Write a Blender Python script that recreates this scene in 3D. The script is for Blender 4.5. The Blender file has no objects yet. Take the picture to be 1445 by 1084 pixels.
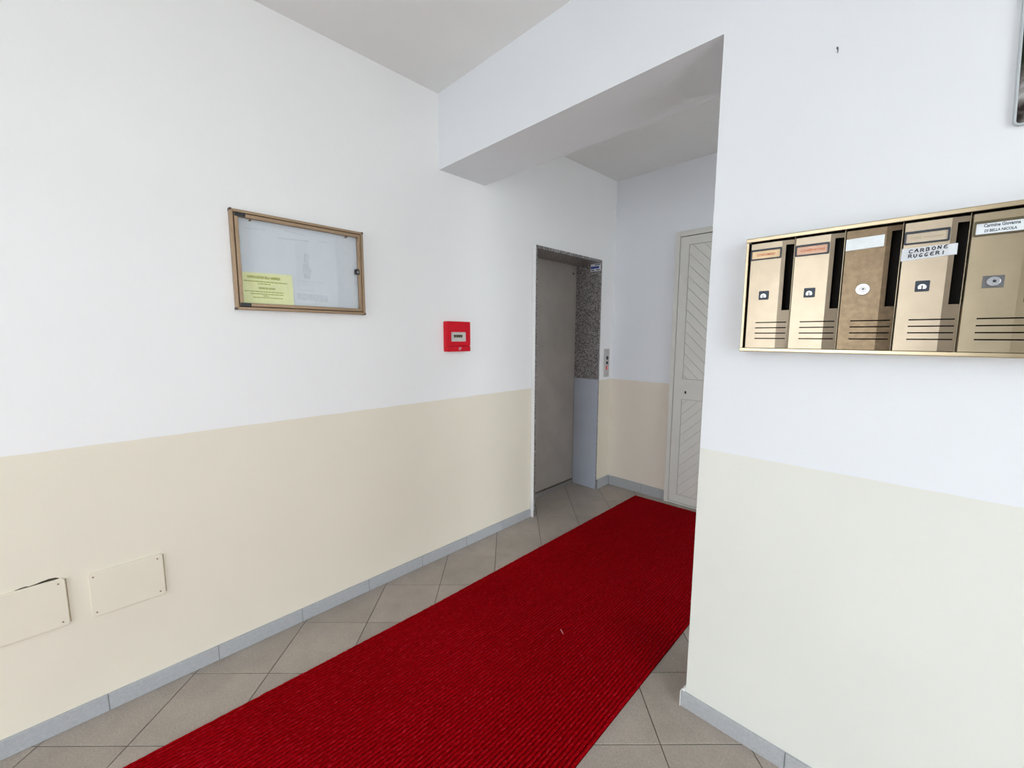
import bpy, math, random
import numpy as np
from mathutils import Vector, Matrix

random.seed(7)
rng = np.random.default_rng(7)
scene = bpy.context.scene
COL = scene.collection

# ------------------------------------------------------------------ camera
cam_d = bpy.data.cameras.new('camera')
cam_d.sensor_width = 36.0
cam_d.lens = 36.0 * 578.713 / 1445.0
cam_d.clip_start = 0.02
cam = bpy.data.objects.new('camera', cam_d)
COL.objects.link(cam)
_r = Vector((0.71171706, 0.7024555, 0.00388616))
_d = Vector((0.08409204, -0.07970576, -0.99326508))
_f = Vector((-0.69741477, 0.7072505, -0.11579887))
m = Matrix.Identity(4)
for i in range(3):
    m[i][0] = _r[i]; m[i][1] = -_d[i]; m[i][2] = -_f[i]
m[0][3], m[1][3], m[2][3] = 0.0, 0.0, 1.37
cam.matrix_world = m
scene.camera = cam

# ------------------------------------------------------------------ daylight
world = bpy.data.worlds.new('overcast_sky')
scene.world = world
world.use_nodes = True
bg = world.node_tree.nodes['Background']
bg.inputs['Color'].default_value = (0.86, 0.93, 1.0, 1)
bg.inputs['Strength'].default_value = 7.15

WY = -2.9                                  # street-side end of the hall, behind the camera
XE = 2.0                                   # wall on the far right, out of view
SY0, SY1, WZ1 = -0.75, 0.85, 2.58           # unseen glazed entrance, added in that wall for daylight
FX0, FX1 = -1.72, 0.08                     # second unseen glazed pair, added in the street-side end wall for daylight
TY0, TY1, TZ0, TZ1 = 1.86, 2.82, 0.15, 2.58    # unseen window added at the passage's hidden right end as fill light


def portal(loc, rot, sx, sy):
    d = bpy.data.lights.new('daylight_portal', 'AREA')
    d.shape = 'RECTANGLE'
    d.size, d.size_y = sx, sy
    d.cycles.is_portal = True
    o = bpy.data.objects.new('daylight_portal', d)
    o.location = loc
    o.rotation_euler = rot
    COL.objects.link(o)


portal((XE + 0.12, (SY0 + SY1) / 2, WZ1 / 2), (0, math.radians(90), 0), WZ1, SY1 - SY0)          # faces -X
portal((XE + 0.12, (TY0 + TY1) / 2, (TZ0 + TZ1) / 2), (0, math.radians(90), 0), TZ1 - TZ0, TY1 - TY0)
portal(((FX0 + FX1) / 2, WY - 0.12, WZ1 / 2), (math.radians(-90), 0, 0), FX1 - FX0, WZ1)          # faces +Y

vs = scene.view_settings
vs.view_transform = 'Standard'
vs.look = 'None'
vs.exposure = 0.0
vs.gamma = 1.0
vs.use_curve_mapping = False

# ------------------------------------------------------------------ dimensions
XL = -2.008        # left wall
YP = 1.443         # front of the pier with the mailboxes
YB = 3.286         # wall at the end
ZC = 2.70          # ceiling
ZP = 0.989         # height of the painted dado
PX = -0.508        # edge of the pier
BEAM_Z = 2.301
BEAM_Y = YP + 0.345
LIFT_Y0 = 2.255


def left_x(y):     # the left wall bends very slightly from the lift onwards
    return XL if y <= LIFT_Y0 else XL + 0.041 * (y - LIFT_Y0) / (YB - LIFT_Y0)


# ------------------------------------------------------------------ materials
def nt(name):
    mt = bpy.data.materials.new(name)
    mt.use_nodes = True
    t = mt.node_tree
    b = t.nodes['Principled BSDF']
    return mt, t, b


def N(t, kind, **kw):
    n = t.nodes.new(kind)
    for k, v in kw.items():
        if k in n.inputs.keys():
            n.inputs[k].default_value = v
        else:
            setattr(n, k, v)
    return n


def c4(c):
    return (c[0], c[1], c[2], 1)


def ramp(t, src, stops):
    r = N(t, 'ShaderNodeValToRGB')
    els = r.color_ramp.elements
    while len(els) < len(stops):
        els.new(0.5)
    for e, (p, c) in zip(els, stops):
        e.position = p
        e.color = c4(c)
    t.links.new(src, r.inputs['Fac'])
    return r


def bump(t, b, height, strength, dist):
    n = N(t, 'ShaderNodeBump', Strength=strength, Distance=dist)
    t.links.new(height, n.inputs['Height'])
    t.links.new(n.outputs['Normal'], b.inputs['Normal'])


def plain(name, c, rough=0.5, metal=0.0, var=0.06, scale=40, bmp=0.0, spec=0.5):
    mt, t, b = nt(name)
    b.inputs['Specular IOR Level'].default_value = spec
    b.inputs['Roughness'].default_value = rough
    b.inputs['Metallic'].default_value = metal
    tc = N(t, 'ShaderNodeTexCoord')
    no = N(t, 'ShaderNodeTexNoise', Scale=scale, Detail=3.0)
    t.links.new(tc.outputs['Object'], no.inputs['Vector'])
    lo = [max(0, x * (1 - var)) for x in c]
    hi = [min(1, x * (1 + var)) for x in c]
    r = ramp(t, no.outputs['Fac'], [(0.3, lo), (0.7, hi)])
    t.links.new(r.outputs['Color'], b.inputs['Base Color'])
    if bmp:
        bump(t, b, no.outputs['Fac'], bmp, 0.002)
    return mt


def paint(name, white, cream):
    """wall paint: white above, cream dado below a slightly uneven hand painted line"""
    mt, t, b = nt(name)
    b.inputs['Roughness'].default_value = 0.6
    g = N(t, 'ShaderNodeNewGeometry')
    sp = N(t, 'ShaderNodeSeparateXYZ')
    t.links.new(g.outputs['Position'], sp.inputs['Vector'])
    wob = N(t, 'ShaderNodeTexNoise', Scale=9.0, Detail=4.0)
    t.links.new(g.outputs['Position'], wob.inputs['Vector'])
    a = N(t, 'ShaderNodeMath', operation='MULTIPLY_ADD')
    a.inputs[1].default_value = 0.006
    t.links.new(wob.outputs['Fac'], a.inputs[0])
    t.links.new(sp.outputs['Z'], a.inputs[2])
    gt = N(t, 'ShaderNodeMath', operation='GREATER_THAN')
    gt.inputs[1].default_value = ZP + 0.003
    t.links.new(a.outputs[0], gt.inputs[0])
    mot = N(t, 'ShaderNodeTexNoise', Scale=2.3, Detail=5.0)
    t.links.new(g.outputs['Position'], mot.inputs['Vector'])
    rw = ramp(t, mot.outputs['Fac'], [(0.3, [x * 0.975 for x in white]), (0.7, white)])
    rc = ramp(t, mot.outputs['Fac'], [(0.3, [x * 0.965 for x in cream]), (0.7, cream)])
    mx = N(t, 'ShaderNodeMix', data_type='RGBA')
    t.links.new(gt.outputs[0], mx.inputs['Factor'])
    t.links.new(rc.outputs['Color'], mx.inputs[6])
    t.links.new(rw.outputs['Color'], mx.inputs[7])
    t.links.new(mx.outputs[2], b.inputs['Base Color'])
    fine = N(t, 'ShaderNodeTexNoise', Scale=55.0, Detail=6.0)
    t.links.new(g.outputs['Position'], fine.inputs['Vector'])
    bump(t, b, fine.outputs['Fac'], 0.12, 0.004)
    return mt


M = {}
WHITE = (0.90, 0.89, 0.875)
PIER_WHITE = (0.80, 0.815, 0.84)  # wall white dimmed, with the pier's bluish daylight put into the colour
M['wall'] = paint('white_and_cream_wall_paint', WHITE, (0.83, 0.765, 0.63))
M['pier'] = paint('wall_paint_with_pier_daylight', PIER_WHITE, (0.77, 0.765, 0.70))  # same two-tone paint with the pier's daylight painted in, cream set paler
M['back'] = paint('wall_paint_with_cool_daylight', (0.88, 0.895, 0.93), (0.84, 0.755, 0.65))  # same two-tone paint, bluish daylight on the end wall painted in
M['ceil'] = plain('ceiling_paint', (0.86, 0.855, 0.84), 0.8, var=0.015, scale=3)
M['outside'] = plain('added_pavement_concrete', (0.68, 0.66, 0.63), 0.9)
M['white_edge'] = plain('white_painted_edge', (0.85, 0.85, 0.84), 0.5, var=0.02)


def tile_mat():
    mt, t, b = nt('greige_porcelain_tile')
    b.inputs['Roughness'].default_value = 0.42
    g = N(t, 'ShaderNodeNewGeometry')
    oi = N(t, 'ShaderNodeObjectInfo')
    n1 = N(t, 'ShaderNodeTexNoise', Scale=7.0, Detail=6.0, Roughness=0.65)
    n2 = N(t, 'ShaderNodeTexNoise', Scale=160.0, Detail=3.0)
    t.links.new(g.outputs['Position'], n1.inputs['Vector'])
    t.links.new(g.outputs['Position'], n2.inputs['Vector'])
    r1 = ramp(t, n1.outputs['Fac'], [(0.3, (0.335, 0.287, 0.245)), (0.7, (0.415, 0.355, 0.305))])
    r2 = ramp(t, n2.outputs['Fac'], [(0.35, (0.88, 0.88, 0.88)), (0.65, (1.08, 1.08, 1.08))])
    mx = N(t, 'ShaderNodeMix', data_type='RGBA', blend_type='MULTIPLY')
    mx.inputs['Factor'].default_value = 1
    t.links.new(r1.outputs['Color'], mx.inputs[6]); t.links.new(r2.outputs['Color'], mx.inputs[7])
    rr = ramp(t, oi.outputs['Random'], [(0.0, (0.94, 0.94, 0.94)), (1.0, (1.05, 1.05, 1.05))])
    m2 = N(t, 'ShaderNodeMix', data_type='RGBA', blend_type='MULTIPLY')
    m2.inputs['Factor'].default_value = 1
    t.links.new(mx.outputs[2], m2.inputs[6]); t.links.new(rr.outputs['Color'], m2.inputs[7])
    t.links.new(m2.outputs[2], b.inputs['Base Color'])
    bump(t, b, n2.outputs['Fac'], 0.1, 0.001)
    return mt


M['tile'] = tile_mat()
M['grout'] = plain('brown_grout', (0.10, 0.085, 0.07), 0.9, scale=90)
M['base_tile'] = plain('blue_grey_skirting_tile', (0.425, 0.428, 0.44), 0.4, var=0.07, scale=120)
M['base_grout'] = plain('pale_skirting_grout', (0.27, 0.265, 0.26), 0.8)


def carpet_mat():
    """deep red loop pile on the ribs, darker backing between them"""
    mt, t, b = nt('red_ribbed_pile')
    b.inputs['Roughness'].default_value = 0.95
    b.inputs['Specular IOR Level'].default_value = 0.03
    g = N(t, 'ShaderNodeNewGeometry')
    mp = N(t, 'ShaderNodeMapping')
    mp.inputs['Scale'].default_value = (190.0, 75.0, 190.0)
    t.links.new(g.outputs['Position'], mp.inputs['Vector'])
    n1 = N(t, 'ShaderNodeTexNoise', Scale=1.0, Detail=4.0)
    n2 = N(t, 'ShaderNodeTexNoise', Scale=1.7, Detail=4.0)
    t.links.new(mp.outputs['Vector'], n1.inputs['Vector'])
    t.links.new(g.outputs['Position'], n2.inputs['Vector'])
    r1 = ramp(t, n1.outputs['Fac'], [(0.3, (0.21, 0.0003, 0.001)), (0.58, (0.315, 0.001, 0.004)), (0.76, (0.42, 0.018, 0.028))])
    r2 = ramp(t, n2.outputs['Fac'], [(0.3, (0.92, 0.9, 0.9)), (0.7, (1.06, 1.06, 1.3))])
    mx = N(t, 'ShaderNodeMix', data_type='RGBA', blend_type='MULTIPLY')
    mx.inputs['Factor'].default_value = 1
    t.links.new(r1.outputs['Color'], mx.inputs[6]); t.links.new(r2.outputs['Color'], mx.inputs[7])
    sp = N(t, 'ShaderNodeSeparateXYZ')
    t.links.new(g.outputs['Position'], sp.inputs['Vector'])
    mr = N(t, 'ShaderNodeMapRange')
    mr.inputs['From Min'].default_value = 0.0025
    mr.inputs['From Max'].default_value = 0.0060
    t.links.new(sp.outputs['Z'], mr.inputs['Value'])
    m2 = N(t, 'ShaderNodeMix', data_type='RGBA')
    m2.inputs[6].default_value = (0.075, 0.0003, 0.001, 1)       # backing between the ribs
    t.links.new(mr.outputs['Result'], m2.inputs['Factor'])
    t.links.new(mx.outputs[2], m2.inputs[7])
    t.links.new(m2.outputs[2], b.inputs['Base Color'])
    bump(t, b, n1.outputs['Fac'], 0.4, 0.003)
    return mt


M['carpet'] = carpet_mat()


def granite_mat():
    mt, t, b = nt('grey_speckled_granite')
    b.inputs['Roughness'].default_value = 0.28
    g = N(t, 'ShaderNodeNewGeometry')
    v = N(t, 'ShaderNodeTexVoronoi', Scale=150.0)
    n = N(t, 'ShaderNodeTexNoise', Scale=60.0, Detail=6.0)
    t.links.new(g.outputs['Position'], v.inputs['Vector'])
    t.links.new(g.outputs['Position'], n.inputs['Vector'])
    sc = N(t, 'ShaderNodeSeparateColor')
    t.links.new(v.outputs['Color'], sc.inputs['Color'])
    r = ramp(t, sc.outputs['Red'], [(0.0, (0.07, 0.062, 0.058)), (0.28, (0.15, 0.135, 0.128)),
                                    (0.55, (0.26, 0.235, 0.225)), (0.85, (0.37, 0.35, 0.345)), (1.0, (0.47, 0.45, 0.45))])
    r.color_ramp.interpolation = 'LINEAR'
    r2 = ramp(t, n.outputs['Fac'], [(0.3, (0.75, 0.73, 0.72)), (0.7, (1.15, 1.15, 1.15))])
    mx = N(t, 'ShaderNodeMix', data_type='RGBA', blend_type='MULTIPLY')
    mx.inputs['Factor'].default_value = 1
    t.links.new(r.outputs['Color'], mx.inputs[6]); t.links.new(r2.outputs['Color'], mx.inputs[7])
    t.links.new(mx.outputs[2], b.inputs['Base Color'])
    return mt


M['granite'] = granite_mat()


def brass(name, c, rough, worn=0.0):
    mt, t, b = nt(name)
    b.inputs['Metallic'].default_value = 1.0
    b.inputs['Roughness'].default_value = rough
    g = N(t, 'ShaderNodeNewGeometry')
    mp = N(t, 'ShaderNodeMapping')
    mp.inputs['Scale'].default_value = (4.0, 4.0, 320.0)
    t.links.new(g.outputs['Position'], mp.inputs['Vector'])
    n = N(t, 'ShaderNodeTexNoise', Scale=1.0, Detail=3.0)
    t.links.new(mp.outputs['Vector'], n.inputs['Vector'])
    n2 = N(t, 'ShaderNodeTexNoise', Scale=26.0 if not worn else 70.0, Detail=5.0)
    t.links.new(g.outputs['Position'], n2.inputs['Vector'])
    r = ramp(t, n2.outputs['Fac'], [(0.3, [x * (0.94 - worn * 0.4) for x in c]), (0.7, [min(1, x * (1.04 + worn * 0.5)) for x in c])])
    t.links.new(r.outputs['Color'], b.inputs['Base Color'])
    bump(t, b, (n2 if worn else n).outputs['Fac'], 0.06 + worn * 0.5, 0.0015)
    return mt


M['brass'] = brass('brushed_champagne_aluminium', (0.365, 0.293, 0.213), 0.33)
M['brass_tan'] = brass('brushed_tan_aluminium', (0.34, 0.275, 0.185), 0.34)
M['brass_old'] = brass('tarnished_bronze_sheet', (0.140, 0.098, 0.060), 0.30, worn=0.25)
M['rail'] = brass('gold_anodised_rail', (0.50, 0.40, 0.26), 0.30)
M['board_frame'] = plain('bronze_anodised_profile', (0.36, 0.245, 0.150), 0.40, 0.45, 0.05, 60)
M['groove'] = plain('dark_brown_groove', (0.10, 0.055, 0.025), 0.6)
M['dark'] = plain('dark_bronze_interior', (0.010, 0.007, 0.005), 0.7, spec=0.2)
M['black'] = plain('black_plastic', (0.012, 0.012, 0.013), 0.4)
M['brown_cap'] = plain('dark_brown_plastic', (0.045, 0.022, 0.014), 0.45)
M['lock_plate'] = plain('blue_black_lock_plate', (0.030, 0.040, 0.060), 0.35, spec=0.3)
M['chrome'] = plain('worn_chrome', (0.42, 0.42, 0.43), 0.25, 1.0, 0.05)
M['holder'] = plain('smoked_plastic_holder', (0.018, 0.024, 0.036), 0.25, spec=0.35)
M['holder_bronze'] = plain('dark_bronze_holder', (0.11, 0.088, 0.045), 0.3, 0.3)
M['lock_grey'] = plain('worn_grey_lock_plate', (0.13, 0.13, 0.13), 0.4, 0.3)
M['steel'] = plain('brushed_steel_plate', (0.56, 0.53, 0.51), 0.42, 0.6, 0.04, 80)
M['card_orange'] = plain('orange_card', (0.90, 0.66, 0.40), 0.7)
M['card_pink'] = plain('salmon_card', (0.80, 0.50, 0.36), 0.7)
M['card_tan'] = plain('tan_card', (0.62, 0.52, 0.39), 0.7)
M['card_white'] = plain('white_card', (0.80, 0.84, 0.86), 0.6)
M['tape'] = plain('grey_white_tape', (0.66, 0.68, 0.70), 0.5, var=0.04)
M['ink_red'] = plain('red_ink', (0.62, 0.20, 0.10), 0.8)
M['ink_brown'] = plain('brown_ink', (0.40, 0.30, 0.18), 0.8)
M['ink_black'] = plain('black_ink', (0.02, 0.025, 0.045), 0.8)
M['ink_grey'] = plain('grey_ink', (0.09, 0.12, 0.14), 0.8)
M['yellow_paper'] = plain('yellow_paper', (0.84, 0.84, 0.45), 0.85, var=0.03, scale=25)
M['ink_olive'] = plain('olive_ink', (0.36, 0.37, 0.03), 0.9)
M['white_paper'] = plain('white_paper', (0.70, 0.725, 0.76), 0.85, var=0.02, scale=12)
M['ink_faint'] = plain('faded_grey_print', (0.62, 0.645, 0.68), 0.9, var=0.08, scale=60)
M['backing'] = plain('board_backing', (0.68, 0.70, 0.73), 0.8, var=0.02)
M['red'] = plain('glossy_red_plastic', (0.62, 0.003, 0.016), 0.35, var=0.03, spec=0.22)
M['window_grey'] = plain('pale_grey_plastic', (0.62, 0.61, 0.57), 0.4)
M['breaker'] = plain('dark_olive_breaker', (0.07, 0.05, 0.02), 0.5)
M['emblem'] = plain('white_print', (0.82, 0.80, 0.80), 0.6)
M['plate'] = plain('cream_painted_plate', (0.80, 0.735, 0.595), 0.5, var=0.015, scale=6)
M['screw'] = plain('rusty_screw', (0.20, 0.12, 0.05), 0.6)
M['hole'] = plain('dark_wall_cavity', (0.05, 0.04, 0.02), 0.9)
M['gap'] = plain('brown_edge_shadow', (0.42, 0.34, 0.20), 0.9)  # brown of the painted shadow line beside the cover plates
M['lift_door'] = plain('grey_brown_lift_door', (0.325, 0.288, 0.255), 0.42, 0.0, 0.08, 5)
M['dirt'] = plain('dark_threshold_dirt', (0.09, 0.07, 0.055), 0.9)
M['sill'] = plain('metal_sill', (0.30, 0.28, 0.26), 0.5, 0.4)
M['kick'] = plain('blue_grey_kick_panel', (0.47, 0.50, 0.57), 0.36, 0.0, 0.04, 6)
M['door'] = plain('warm_grey_door_paint', (0.72, 0.70, 0.645), 0.42, 0.0, 0.02, 8)
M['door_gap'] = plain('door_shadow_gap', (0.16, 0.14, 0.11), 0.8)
M['slat_back'] = plain('panel_recess_paint', (0.40, 0.385, 0.35), 0.6)
M['sticker'] = plain('white_sticker', (0.78, 0.80, 0.86), 0.5)
M['sticker_blue'] = plain('blue_print', (0.04, 0.08, 0.36), 0.5)
M['red_button'] = plain('red_call_button', (0.75, 0.12, 0.12), 0.35)
M['pin'] = plain('brown_pin', (0.25, 0.13, 0.06), 0.5)
M['lint'] = plain('pale_lint', (0.72, 0.42, 0.42), 0.9)
M['nail'] = plain('dark_nail', (0.12, 0.13, 0.14), 0.5, 0.5)
M['added_door_wood'] = plain('added_door_dark_walnut', (0.13, 0.075, 0.045), 0.45, 0, 0.2, 12)
M['alu'] = plain('grey_entrance_profile', (0.35, 0.34, 0.32), 0.4, 0.5)
M['pic_frame'] = plain('pale_grey_frame', (0.50, 0.54, 0.56), 0.45)


def clear_glass(name, refl=0.06):
    mt = bpy.data.materials.new(name)
    mt.use_nodes = True
    t = mt.node_tree
    t.nodes.clear()
    o = N(t, 'ShaderNodeOutputMaterial')
    tr = N(t, 'ShaderNodeBsdfTransparent')
    tr.inputs['Color'].default_value = (0.97, 0.985, 0.985, 1)
    gl = N(t, 'ShaderNodeBsdfGlossy')
    gl.inputs['Roughness'].default_value = 0.03
    no = N(t, 'ShaderNodeTexNoise', Scale=3.0)
    mr = N(t, 'ShaderNodeMapRange')
    mr.inputs['To Min'].default_value = refl * 0.8
    mr.inputs['To Max'].default_value = refl * 1.2
    t.links.new(no.outputs['Fac'], mr.inputs['Value'])
    mx = N(t, 'ShaderNodeMixShader')
    t.links.new(mr.outputs['Result'], mx.inputs['Fac'])
    t.links.new(tr.outputs[0], mx.inputs[1])
    t.links.new(gl.outputs[0], mx.inputs[2])
    t.links.new(mx.outputs[0], o.inputs['Surface'])
    return mt


M['glass'] = clear_glass('clear_board_pane', 0.05)
M['entrance_glass'] = clear_glass('entrance_pane', 0.05)


def picture_mat():
    mt, t, b = nt('dark_picture_print')
    b.inputs['Roughness'].default_value = 0.4
    b.inputs['Specular IOR Level'].default_value = 0.15
    g = N(t, 'ShaderNodeNewGeometry')
    sp = N(t, 'ShaderNodeSeparateXYZ')
    t.links.new(g.outputs['Position'], sp.inputs['Vector'])
    n = N(t, 'ShaderNodeTexNoise', Scale=22.0, Detail=6.0)
    t.links.new(g.outputs['Position'], n.inputs['Vector'])
    top = ramp(t, n.outputs['Fac'], [(0.4, (0.005, 0.008, 0.004)), (0.66, (0.022, 0.032, 0.013)), (0.82, (0.2, 0.23, 0.24))])
    low = ramp(t, n.outputs['Fac'], [(0.42, (0.02, 0.014, 0.012)), (0.54, (0.17, 0.15, 0.14)), (0.66, (0.55, 0.53, 0.54))])
    mr = N(t, 'ShaderNodeMapRange')
    mr.inputs['From Min'].default_value = 1.91
    mr.inputs['From Max'].default_value = 1.955
    t.links.new(sp.outputs['Z'], mr.inputs['Value'])
    mx = N(t, 'ShaderNodeMix', data_type='RGBA')
    t.links.new(mr.outputs['Result'], mx.inputs['Factor'])
    t.links.new(low.outputs['Color'], mx.inputs[6]); t.links.new(top.outputs['Color'], mx.inputs[7])
    t.links.new(mx.outputs[2], b.inputs['Base Color'])
    return mt


M['picture'] = picture_mat()

# ------------------------------------------------------------------ mesh helpers
ORIGIN = {}


class B:
    def __init__(s):
        s.v = []; s.f = []

    def add(s, vs, fs):
        o = len(s.v)
        s.v += [tuple(p) for p in vs]
        s.f += [tuple(i + o for i in q) for q in fs]
        return s

    def box(s, x0, x1, y0, y1, z0, z1):
        return s.add([(x0, y0, z0), (x1, y0, z0), (x1, y1, z0), (x0, y1, z0),
                      (x0, y0, z1), (x1, y0, z1), (x1, y1, z1), (x0, y1, z1)],
                     [(3, 2, 1, 0), (4, 5, 6, 7), (0, 1, 5, 4), (1, 2, 6, 5), (2, 3, 7, 6), (3, 0, 4, 7)])

    def prism(s, pts, a0, a1, axis):
        """polygon pts in the plane across `axis`, extruded a0..a1. axis x: (y,z); y: (x,z); z: (x,y)"""
        def mk(p, a):
            return {'x': (a, p[0], p[1]), 'y': (p[0], a, p[1]), 'z': (p[0], p[1], a)}[axis]
        n = len(pts)
        area = sum(pts[i][0] * pts[(i + 1) % n][1] - pts[(i + 1) % n][0] * pts[i][1] for i in range(n))
        if (area < 0) != (axis == 'y'):
            pts = pts[::-1]
        vs = [mk(p, a0) for p in pts] + [mk(p, a1) for p in pts]
        fs = [tuple(range(n))[::-1], tuple(range(n, 2 * n))]
        fs += [(i, (i + 1) % n, n + (i + 1) % n, n + i) for i in range(n)]
        return s.add(vs, fs)

    def disc(s, c, r, a0, a1, axis, n=20, ry=None):
        ry = ry or r
        pts = [(c[0] + r * math.cos(2 * math.pi * i / n), c[1] + ry * math.sin(2 * math.pi * i / n)) for i in range(n)]
        return s.prism(pts, a0, a1, axis)

    def rrect(s, u0, u1, v0, v1, r, a0, a1, axis, n=5):
        return s.prism(rr_pts(u0, u1, v0, v1, r, n), a0, a1, axis)


def rr_pts(u0, u1, v0, v1, r, n=5):
    pts = []
    for cu, cv, st in ((u1 - r, v1 - r, 0), (u0 + r, v1 - r, 90), (u0 + r, v0 + r, 180), (u1 - r, v0 + r, 270)):
        for i in range(n + 1):
            a = math.radians(st + 90 * i / n)
            pts.append((cu + r * math.cos(a), cv + r * math.sin(a)))
    return pts


def ring(b, outer, inner, a0, a1, axis):
    """frame between two loops with the same number of points, extruded"""
    def mk(p, a):
        return {'x': (a, p[0], p[1]), 'y': (p[0], a, p[1]), 'z': (p[0], p[1], a)}[axis]
    n = len(outer)
    vs = [mk(p, a0) for p in outer] + [mk(p, a0) for p in inner] + [mk(p, a1) for p in outer] + [mk(p, a1) for p in inner]
    fs = []
    for i in range(n):
        j = (i + 1) % n
        q = [(i, j, n + j, n + i), (2 * n + i, 3 * n + i, 3 * n + j, 2 * n + j),
             (i, 2 * n + i, 2 * n + j, j), (n + i, n + j, 3 * n + j, 3 * n + i)]
        if axis == 'y':
            q = [tuple(reversed(k)) for k in q]
        fs += q
    return b.add(vs, fs)


def empty(name, loc, label=None, cat=None, group=None, kind=None, parent=None):
    o = bpy.data.objects.new(name, None)
    o.empty_display_size = 0.05
    COL.objects.link(o)
    o.location = loc
    ORIGIN[o.name] = Vector(loc)
    tag(o, label, cat, group, kind)
    return o


def tag(o, label=None, cat=None, group=None, kind=None):
    if label: o['label'] = label
    if cat: o['category'] = cat
    if group: o['group'] = group
    if kind: o['kind'] = kind
    return o


def build(name, b, mat, parent=None, bevel=0.0, smooth=False, label=None, cat=None, group=None, kind=None, seg=2):
    v = np.array(b.v, float)
    c = (v.min(0) + v.max(0)) / 2
    if parent is None:
        c[2] = v[:, 2].min()
    me = bpy.data.meshes.new(name)
    me.from_pydata([tuple(p) for p in (v - c)], [], b.f)
    me.update()
    me.materials.append(M[mat])
    o = bpy.data.objects.new(name, me)
    COL.objects.link(o)
    ORIGIN[o.name] = Vector(c)
    if parent is not None:
        o.parent = parent
        o.location = Vector(c) - ORIGIN[parent.name]
    else:
        o.location = Vector(c)
    if bevel:
        md = o.modifiers.new('soft_edges', 'BEVEL')
        md.width = bevel; md.segments = seg; md.limit_method = 'ANGLE'; md.angle_limit = math.radians(50)
    if smooth:
        for p in me.polygons: p.use_smooth = True
    tag(o, label, cat, group, kind)
    return o


def text_geo(txt, size, width=None, weight=0.0):
    """filled outlines of a line of text, centred on the origin in the xy plane"""
    cu = bpy.data.curves.new('tmp_text', 'FONT')
    cu.body = txt; cu.size = size; cu.align_x = 'CENTER'; cu.align_y = 'CENTER'
    cu.resolution_u = 2
    cu.offset = weight
    ob = bpy.data.objects.new('tmp_text', cu)
    COL.objects.link(ob)
    bpy.context.view_layer.update()
    me = bpy.data.meshes.new_from_object(ob.evaluated_get(bpy.context.evaluated_depsgraph_get()))
    vs = [tuple(v.co) for v in me.vertices]
    fs = [tuple(p.vertices) for p in me.polygons]
    bpy.data.objects.remove(ob); bpy.data.curves.remove(cu); bpy.data.meshes.remove(me)
    if width and vs:
        x0 = min(v[0] for v in vs); x1 = max(v[0] for v in vs)
        k = width / (x1 - x0); xm = (x0 + x1) / 2
        vs = [((v[0] - xm) * k, v[1], 0) for v in vs]
    return vs, fs


def on_y(vs, cx, y, cz, slope=0.0):      # text on a surface that faces -Y
    return [(cx + v[0], y, cz + v[1] + slope * v[0]) for v in vs]


def on_x(vs, x, cy, cz, slope=0.0):      # text on a surface that faces +X
    return [(x, cy + v[0], cz + v[1] + slope * v[0]) for v in vs]


# ------------------------------------------------------------------ the setting
# floor: grout bed with diagonal tiles
fl = build('floor', B().box(-2.40, XE + 0.14, WY - 0.14, YB + 0.15, -0.12, -0.0025), 'grout', kind='structure',
           label='greige porcelain tile floor laid on the diagonal with thin brown joints', cat='floor')
P = 0.4225            # tile diagonal incl. joint
half = (P - 0.0045) / 2
tm = bpy.data.meshes.new('floor_tile')
ch = 0.0012
tv = []
for (h_, z_) in ((half, -0.010), (half, -ch), (half - ch * 1.4, 0.0)):
    tv += [(h_, 0, z_), (0, h_, z_), (-h_, 0, z_), (0, -h_, z_)]
tf = [(8, 9, 10, 11)]
for L in (0, 4):
    tf += [(L + i, L + (i + 1) % 4, L + 4 + (i + 1) % 4, L + 4 + i) for i in range(4)]
tm.from_pydata(tv, [], tf); tm.update(); tm.materials.append(M['tile'])
X0, Y0 = -1.7755, -0.030 + P / 2         # centre of one tile column between two crossings
cnt = 0
for a in range(-3, 18):
    for b_ in range(-9, 18):
        if (a + b_) % 2: continue
        x = X0 + a * P / 2; y = Y0 + b_ * P / 2
        if x < -2.42 or x > 1.1 or y < -1.55 or y > YB + 0.12: continue
        if x < XL - 0.2 and not (2.0 < y < 3.35): continue
        if x > 0.1 and y > YP + 0.25: continue
        o = bpy.data.objects.new('floor_tile', tm)
        COL.objects.link(o)
        o.parent = fl
        o.location = Vector((x, y, 0)) - ORIGIN[fl.name]
        cnt += 1
print('floor tiles', cnt)
rear = B().box(XL, XE, WY, -1.78, -0.0025, -0.0004).box(1.33, XE + 0.1, -1.78, YP, -0.0025, -0.0004)
build('rear_floor_tiling', rear, 'tile', fl)

# ceiling
build('ceiling', B().box(-2.40, XE + 0.14, WY - 0.14, YB + 0.15, ZC, ZC + 0.12), 'ceil', kind='structure',
      label='plain white plaster ceiling of the hall', cat='ceiling')

# left wall with the lift opening
wl = B()
wl.box(XL - 0.14, XL, WY, LIFT_Y0 - 0.017, 0, ZC)
ye = YB + 0.12
xe = left_x(YB)
LO0, LO1, LOZ = 2.243, 3.083, 2.014
def seg(y0, y1, z0, z1):
    wl.prism([(left_x(y0), y0), (left_x(y1) if y1 <= YB else xe, y1), (XL - 0.30, y1), (XL - 0.30, y0)], z0, z1, 'z')
seg(LIFT_Y0 - 0.017, LO1, LOZ, ZC)
seg(LO1, ye, 0, ZC)
wl.box(XL - 0.30, XL - 0.14, LIFT_Y0 - 0.16, LIFT_Y0 - 0.017, 0, ZC)
build('wall_left', wl, 'wall', kind='structure', label='long left wall painted white above a cream dado', cat='wall')

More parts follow.
